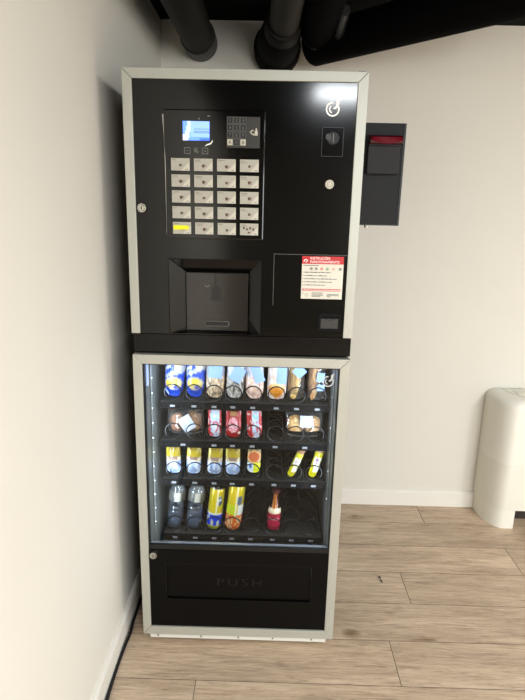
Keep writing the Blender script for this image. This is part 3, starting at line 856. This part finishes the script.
def bottle(x, lab, ry):
    t = thing('water_bottle', (0, 0, 0), lab, 'water bottle', g4)
    bm = B(); prof = [(.012, .004), (.024, .001), (.0285, .006), (.0300, .016), (.0300, .050), (.0285, .054), (.0300, .058), (.0300, .066), (.0285, .070), (.0300, .074), (.0300, .082), (.0285, .086), (.0300, .090), (.0300, .136), (.0270, .150), (.0170, .166), (.0125, .172), (.0125, .178)]
    lathe(bm, prof); sub('bottle_body', bm, M['pet'], t)
    bm = B()
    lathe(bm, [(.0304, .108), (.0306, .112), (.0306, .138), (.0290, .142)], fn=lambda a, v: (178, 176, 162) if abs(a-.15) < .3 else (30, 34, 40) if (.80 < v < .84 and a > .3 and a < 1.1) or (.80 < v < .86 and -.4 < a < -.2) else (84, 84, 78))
    sub('label_band', bm, M['print'], t)
    bm = B(); lathe(bm, [(.0145, .172), (.015, .174), (.015, .186), (.013, .188)]); sub('cap', bm, mat('cap_grey', (110, 112, 112), .4), t)
    bm = B(); lathe(bm, [(.006, .004), (.026, .003), (.0285, .018), (.0280, .052), (.020, .056)]); sub('water', bm, glass_mat('water_tint', (226, 234, 246), .12, 3.5, .24, (176, 190, 216)), t)
    place(t, x, .190, z4+.007, -2, ry)
bottle(.0795, 'clear water bottle with silver label band, leftmost on the bottom shelf', 6)
bottle(.1500, 'clear water bottle with silver label band, standing against the yellow and blue can', 6)
def can(x, fn, lab, ry, s=1.):
    t = thing('drink_can', (0, 0, 0), lab, 'drink can', g4)
    bm = B(); prof = [(.021, .000), (.0235, .004), (.0275, .012)]+[(.0278, .014+.012*i) for i in range(11)]+[(.0272, .148), (.0245, .156)]
    prof = [(r*s, z*s) for r, z in prof]; lathe(bm, prof, 40, fn); sub('can_body', bm, M['canmat'], t)
    bm = B(); lathe(bm, [(.0245*s, .1562*s), (.0255*s, .158*s), (.0250*s, .161*s), (.0225*s, .161*s), (.0220*s, .158*s), (.004*s, .158*s)]); sub('can_lid', bm, M['chrome'], t)
    bm = B(); ring(bm, 0, 0, .006*s, .003*s, 0, t=.001)
    bmesh.ops.rotate(bm, verts=bm.verts, matrix=Matrix.Rotation(PI/2, 3, 'X')); bmesh.ops.translate(bm, verts=bm.verts, vec=(0, -.004, .1605*s)); sub('ring_pull', bm, M['chrome'], t)
    place(t, x, .190, z4+.007, -2, ry)
def can_a(a, v):
    if v < .10: return (190, 190, 60)
    if v < .36:
        return (30, 70, 210) if nz(a, v, 3, 3) > -.25 else (226, 226, 190)
    if v < .42: return (236, 232, 200)
    if (a-.5)**2/.12+(v-.72)**2/.015 < 1: return (60, 76, 110) if nz(a*2, v*3, 4, 1) > -.1 else (220, 222, 220)
    if abs(a-.15) < .12: return (250, 244, 190)  # pale stripe is a highlight painted down the can
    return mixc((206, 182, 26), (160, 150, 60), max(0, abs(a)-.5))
def can_b(a, v):
    if v < .36: return (232, 110, 36) if nz(a*1.5, v*4, 3, 5) > -.15 else (240, 214, 160)
    if v < .60 and a < .1: return (200, 212, 40)
    if (a-.55)**2/.14+(v-.70)**2/.012 < 1: return (96, 106, 120)
    if a > .4 and v < .6: return (226, 226, 214)
    if abs(a-.15) < .12: return (250, 246, 200)  # painted highlight stripe, same as on the other can
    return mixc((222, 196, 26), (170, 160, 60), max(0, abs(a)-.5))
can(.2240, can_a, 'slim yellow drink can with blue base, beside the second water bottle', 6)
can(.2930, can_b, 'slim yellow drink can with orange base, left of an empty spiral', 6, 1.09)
t = thing('juice_bottle', (0, 0, 0), 'small glass bottle with red label and orange neck, alone on the bottom shelf', 'juice bottle', g4)
bm = B(); lathe(bm, [(.019, .001), (.0235, .005), (.024, .012), (.024, .070), (.022, .080), (.015, .100), (.0115, .120), (.0110, .140), (.013, .142), (.013, .146)],
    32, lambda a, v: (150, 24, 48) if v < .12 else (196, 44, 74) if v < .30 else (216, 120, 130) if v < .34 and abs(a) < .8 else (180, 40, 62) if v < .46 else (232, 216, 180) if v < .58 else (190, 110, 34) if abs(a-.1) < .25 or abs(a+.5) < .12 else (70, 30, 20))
sub('bottle_glass', bm, M['canmat'], t)
bm = B(); lathe(bm, [(.0138, .143), (.0145, .146), (.0145, .155), (.0125, .157)]); sub('cap', bm, mat('dark_red_cap', (70, 30, 26), .35), t)
place(t, .4430, .188, z4+.007, -2, 3)

# ---------------------------------------------------------------- bill acceptor box
bb = thing('bill_acceptor_box', (.716, .02, 1.435), 'dark grey payment box with red lit slot on the right side of the drinks machine', 'payment box')
bm = B(); box(bm, .654, .7725, .0225, .145, 1.435, 1.7085, bev=.001); build('housing', bm, M['box'], bb)
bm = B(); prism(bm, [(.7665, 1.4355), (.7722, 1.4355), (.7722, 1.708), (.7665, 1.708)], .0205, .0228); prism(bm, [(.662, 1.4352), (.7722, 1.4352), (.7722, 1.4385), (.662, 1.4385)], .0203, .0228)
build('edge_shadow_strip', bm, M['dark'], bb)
fm = bx('note_slot_flap', M['box2'], bb, .6685, .7560, .004, .0195, 1.574, 1.648, bev=.0025); fm['label'] = 'grey raised note slot flap'
bm = B()
prism(bm, [(.0195, 1.678), (-.010, 1.672), (-.016, 1.660), (-.012, 1.652), (.0195, 1.648)], .671, .759, axis='x')
rl = build('red_lens', bm, M['redlens2'], bb, bev=.002); rl['label'] = 'dark red translucent lens'
bm = B(); pts = []
A = []; Bv = []
for i in range(15):
    t_ = i/14; x = .6745+.081*t_; dz = .010*(1-(2*t_-1)**2)
    A.append(bm.verts.new((x, -.0125-.0022, 1.6680))); Bv.append(bm.verts.new((x, -.0164-.0008, 1.6600-dz*.9)))
for i in range(14): bm.faces.new((A[i], A[i+1], Bv[i+1], Bv[i]))
build('lens_glow', bm, M['redlens'], rl)
bm = B(); box(bm, .671, .758, .003, .0195, 1.6482, 1.6515); build('slot_gap', bm, M['dark'], bb)
bm = B(); cyl(bm, (.684, .035, 1.437), (.684, .035, 1.4285), .008, .007, 16); l_ = build('lock', bm, M['chrome'], bb, smooth=True)

# ---------------------------------------------------------------- pipes and duct under the ceiling
def pipe(name, pts, r, m, lab, seg=32, cat='pipe', group='pipes under the ceiling'):
    bm = B(); tube(bm, pts, r, seg); o = build(name, bm, m, None, smooth=True, loc=pts[0]); tag(o, lab, cat, group); return o
PX = .0905
p1 = pipe('ceiling_pipe', [(PX, -.9, 2.15), (PX, .2, 2.15), (PX, .7, 2.15), (PX, .8535, 2.15)], .066, M['pipe'], 'brown-grey pipe running into the wall, left above the drinks machine')
bm = B(); tube(bm, [(PX, .852, 2.15), (PX, .855, 2.15), (PX, .965, 2.15), (PX, .972, 2.15)], [.068, .0715, .0715, .069], 32); build('pipe_collar', bm, mat('pipe_collar_dark', (34, 31, 27), .5), p1, smooth=True)
P2 = [(.455, -.9, 2.148), (.448, .3, 2.148), (.440, .62, 2.147), (.436, .70, 2.147)]
p2 = pipe('ceiling_pipe', P2, .0555, mat('pipe_light', (52, 47, 40), .6, spec=.2), 'lighter grey pipe with wide collars above the middle of the drinks machine')
bm = B(); tube(bm, [(.437, .66, 2.146), (.436, .67, 2.146), (.432, .75, 2.142), (.428, .76, 2.140)], [.064, .070, .070, .066], 32)
build('pipe_collar', bm, M['pipe'], p2, smooth=True)
bm = B(); tube(bm, [(.431, .745, 2.140), (.428, .765, 2.138), (.420, .86, 2.130), (.416, .90, 2.128), (.415, .91, 2.128), (.414, .972, 2.128)], [.068, .078, .086, .086, .098, .098], 32)
build('pipe_bell', bm, mat('pipe_bell_dark', (16, 15, 13), .75, spec=.1), p2, smooth=True)
p3 = pipe('ceiling_pipe', [(.560, -.9, 2.160), (.570, .3, 2.160), (.574, .72, 2.158), (.576, .77, 2.155)], .068, M['pipeblk'], 'black pipe with a thin rim between the grey pipe and the large duct')
bm = B(); tube(bm, [(.575, .765, 2.154), (.576, .768, 2.154), (.5765, .778, 2.154), (.577, .781, 2.154)], [.069, .073, .073, .069], 32); build('pipe_rim', bm, mat('rim_dark', (24, 23, 21), .3, .2), p3, smooth=True)
bm = B(); tube(bm, [(.642, .50, 2.135), (.644, .60, 2.13), (.646, .70, 2.118), (.647, .72, 2.112)], [.018, .018, .02, .012], 16); build('bracket_rod', bm, mat('rod_dark', (12, 12, 11), .4), p3, smooth=True)
du = pipe('air_duct', [(.545, .872, 2.119), (.555, .864, 2.120), (.565, .855, 2.1203), (.93, .545, 2.135), (1.3, .23, 2.150), (1.62, -.045, 2.162), (1.75, -.16, 2.17), (1.80, -.20, 2.20), (1.82, -.215, 2.241)], [.045, .068, .075, .075, .075, .075, .075, .075, .075], M['pipeblk'], 'large black duct running diagonally under the ceiling towards the right', cat='duct')

# ---------------------------------------------------------------- cable, scrap
bm = B()
cp = [(-.050, .60, .0055), (-.052, .45, .0055), (-.056, .30, .0055), (-.0590, .18, .0055), (-.0590, .09, .0055), (-.0560, .03, .0055), (-.0600, -.04, .0055), (-.0615, -.12, .0055), (-.0605, -.20, .0055), (-.0575, -.27, .0055), (-.055, -.40, .0055), (-.057, -.7, .0055), (-.058, -1.4, .0055)]
def catmull(P, n=6):
    P = [Vector(p) for p in P]; out = []
    for i in range(len(P)-1):
        a, b, c, d = P[max(i-1, 0)], P[i], P[i+1], P[min(i+2, len(P)-1)]
        for k in range(n):
            t = k/n; out.append(.5*((2*b)+(c-a)*t+(2*a-5*b+4*c-d)*t*t+(3*b-a-3*c+d)*t**3))
    out.append(P[-1]); return out
tube(bm, catmull(cp), .0052, 10)
o = build('power_cable', bm, M['cable'], None, smooth=True, loc=cp[0]); tag(o, 'black power cable lying along the foot of the left wall', 'cable')
bm = B()
tube(bm, [(.8925, .374, .003), (.896, .380, .004), (.9005, .376, .003)], [.002, .0035, .001], 6)
tube(bm, [(.8975, .362, .002), (.900, .354, .003), (.902, .346, .002)], [.001, .0028, .0012], 6)
tube(bm, [(.896, .380, .003), (.8985, .370, .0025), (.8975, .362, .002)], .0009, 5)
o = build('dead_leaf_scrap', bm, M['cable'], None, loc=(.896, .37, 0)); tag(o, 'tiny black scrap lying on the floor planks', 'scrap')

# ---------------------------------------------------------------- fan coil heater on the right
fc = thing('fan_coil_heater', (2.1, .87, 0), 'white floor-standing fan heater with rounded corners against the back wall', 'heater')
FX0, FX1, FY0, FY1 = 1.487, 2.70, .770, .970
def profile(x0, x1, y0, y1, rx, ry, n=12):
    pts = [(x1, y1), (x0, y1)]
    for i in range(n+1):
        a = PI/2*i/n; pts.append((x0+rx*(1-math.cos(a)), y0+ry*(1-math.sin(a))))
    for i in range(n+1):
        a = PI/2*(1-i/n); pts.append((x1-rx*(1-math.cos(a)), y0+ry*(1-math.sin(a))))
    return pts
RX, RY = .085, .165
def shell_loft(bm, levels):
    rings = []
    for z, inset, top in levels:
        pr = profile(FX0+inset, FX1-inset, FY0+inset, FY1, RX, RY)
        rings.append([bm.verts.new((x, y, z)) for x, y in pr])
    for a, b in zip(rings, rings[1:]):
        n = len(a)
        for k in range(n): bm.faces.new((a[k], a[(k+1) % n], b[(k+1) % n], b[k]))
    bm.faces.new(rings[0][::-1]); bm.faces.new(rings[-1])
bm = B(); lv = [(.098, 0, 0), (.33, 0, 0)]; shell_loft(bm, lv); build('lower_casing', bm, M['fan2'], fc, smooth=True)
bm = B(); lv = [(.3305, 0, 0)]+[(.615, 0, 0)]
for i in range(1, 9):
    a = PI/2*i/8; lv.append((.615+.036*math.sin(a), .042*(1-math.cos(a)), 0))
shell_loft(bm, lv); up = build('upper_casing', bm, M['fan'], fc, smooth=True)
bm = B()
pr = profile(FX0+.075, FX1-.075, FY0+.062, FY1-.02, RX, RY*.8)
tube(bm, [(x, y, .6512) for x, y in pr[1:15]], .0012, 5); build('top_seam', bm, mat('seam_shade', (196, 190, 176), .6), up)
bm = B(); box(bm, 1.60, 1.66, .87, .93, .6512, .654, bev=.001); build('control_hatch', bm, M['fan2'], up)
bm = B()
for i in range(14): box(bm, 1.72+.012*0, 2.5, .845+.008*i, .849+.008*i, .6512, .653)
build('outlet_grille', bm, M['fan2'], up)
for s in (0, 1):
    bm = B()
    pr = profile(FX0+.003, FX1-.003, FY0+.003, FY1-.002, RX, RY)
    half = [p for p in pr[1:14]]
    if s == 0: poly = half+[(1.618, FY0+.003), (1.618, FY1-.002)]
    else: poly = [(FX0+FX1-x, y) for x, y in half]+[(FX0+FX1-1.618, FY0+.003), (FX0+FX1-1.618, FY1-.002)]
    prism(bm, poly, 0, .097, axis='z'); build('foot', bm, M['fan'], fc, smooth=True)
bx('recess_back', M['fandark'], fc, 1.619, 2.568, .86, .955, .004, .097)

# ---------------------------------------------------------------- lights
def area(name, loc, rot, sx, sy, power, col=(1, .95, .87)):
    L = bpy.data.lights.new(name, 'AREA'); L.shape = 'RECTANGLE'; L.size = sx; L.size_y = sy; L.energy = power; L.color = col
    o = bpy.data.objects.new(name, L); C.objects.link(o); o.location = loc; o.rotation_euler = rot; return o
wm = (.955, 1, 1.035)
area('ceiling_panel_lamp', (.84, -2.27, 2.225), (0, 0, 0), .32, .34, 23, wm)
area('ceiling_panel_lamp', (2.75, -1.35, 2.225), (0, 0, 0), .6, .6, 34, wm)
area('ceiling_panel_lamp', (2.75, -3.1, 2.225), (0, 0, 0), .6, .6, 40, wm)
area('ceiling_panel_lamp', (2.3, -4.0, 2.225), (0, 0, 0), .6, .6, 40, wm)
def fill_point(loc, p):  # unseen point fill added to brighten the upper walls
    L = bpy.data.lights.new('wall_fill', 'POINT'); L.energy = p; L.shadow_soft_size = .13; L.color = wm
    o = bpy.data.objects.new('wall_fill', L); C.objects.link(o); o.location = loc
fill_point((2.9, -1.9, 2.07), 34)
area('back_wall_fill', (2.6, -4.45, 1.35), (math.radians(90), 0, 0), 2.0, 1.2, 58, (.97, 1, 1.03))  # added fill behind the camera, lights the back wall; no window known
fill_point((3.6, -3.4, 2.07), 30)
cool = (.72, .84, 1)
area('cabinet_strip_lamp', (.038, .075, .70), (0, math.radians(-90), math.radians(35)), .58, .02, 1.6, cool)
area('cabinet_strip_lamp', (.618, .075, .70), (0, math.radians(90), math.radians(-12)), .58, .02, 1.6, cool)
area('cabinet_top_fill', (.328, .085, 1.026), (math.radians(25), 0, 0), .5, .02, .5, cool)  # added fill for the shelves, no fitting known up there

w = bpy.data.worlds.new('world'); bpy.context.scene.world = w; w.use_nodes = True
w.node_tree.nodes['Background'].inputs[0].default_value = (.9, .92, 1, 1); w.node_tree.nodes['Background'].inputs[1].default_value = .05

# ---------------------------------------------------------------- camera
cam = bpy.data.cameras.new('camera'); cam.sensor_width = 36; cam.sensor_fit = 'AUTO'; cam.lens = 538.83*36/700
co = bpy.data.objects.new('camera', cam); C.objects.link(co)
Rt = Vector((0.999635087811782, 0.015925785051454693, 0.021818812663060835))
Dn = Vector((0.025100350105743463, -0.24911364801630337, -0.9681489362678546))
Fw = Vector((-0.00998316783891696, 0.9683433067577346, -0.24942248619039106))
co.matrix_world = Matrix(((Rt.x, -Dn.x, -Fw.x, .40782), (Rt.y, -Dn.y, -Fw.y, -1.56611), (Rt.z, -Dn.z, -Fw.z, 1.46734), (0, 0, 0, 1)))
cam.clip_start = .02
bpy.context.scene.camera = co
bpy.context.scene.view_settings.view_transform = 'Standard'
bpy.context.scene.view_settings.exposure = .30
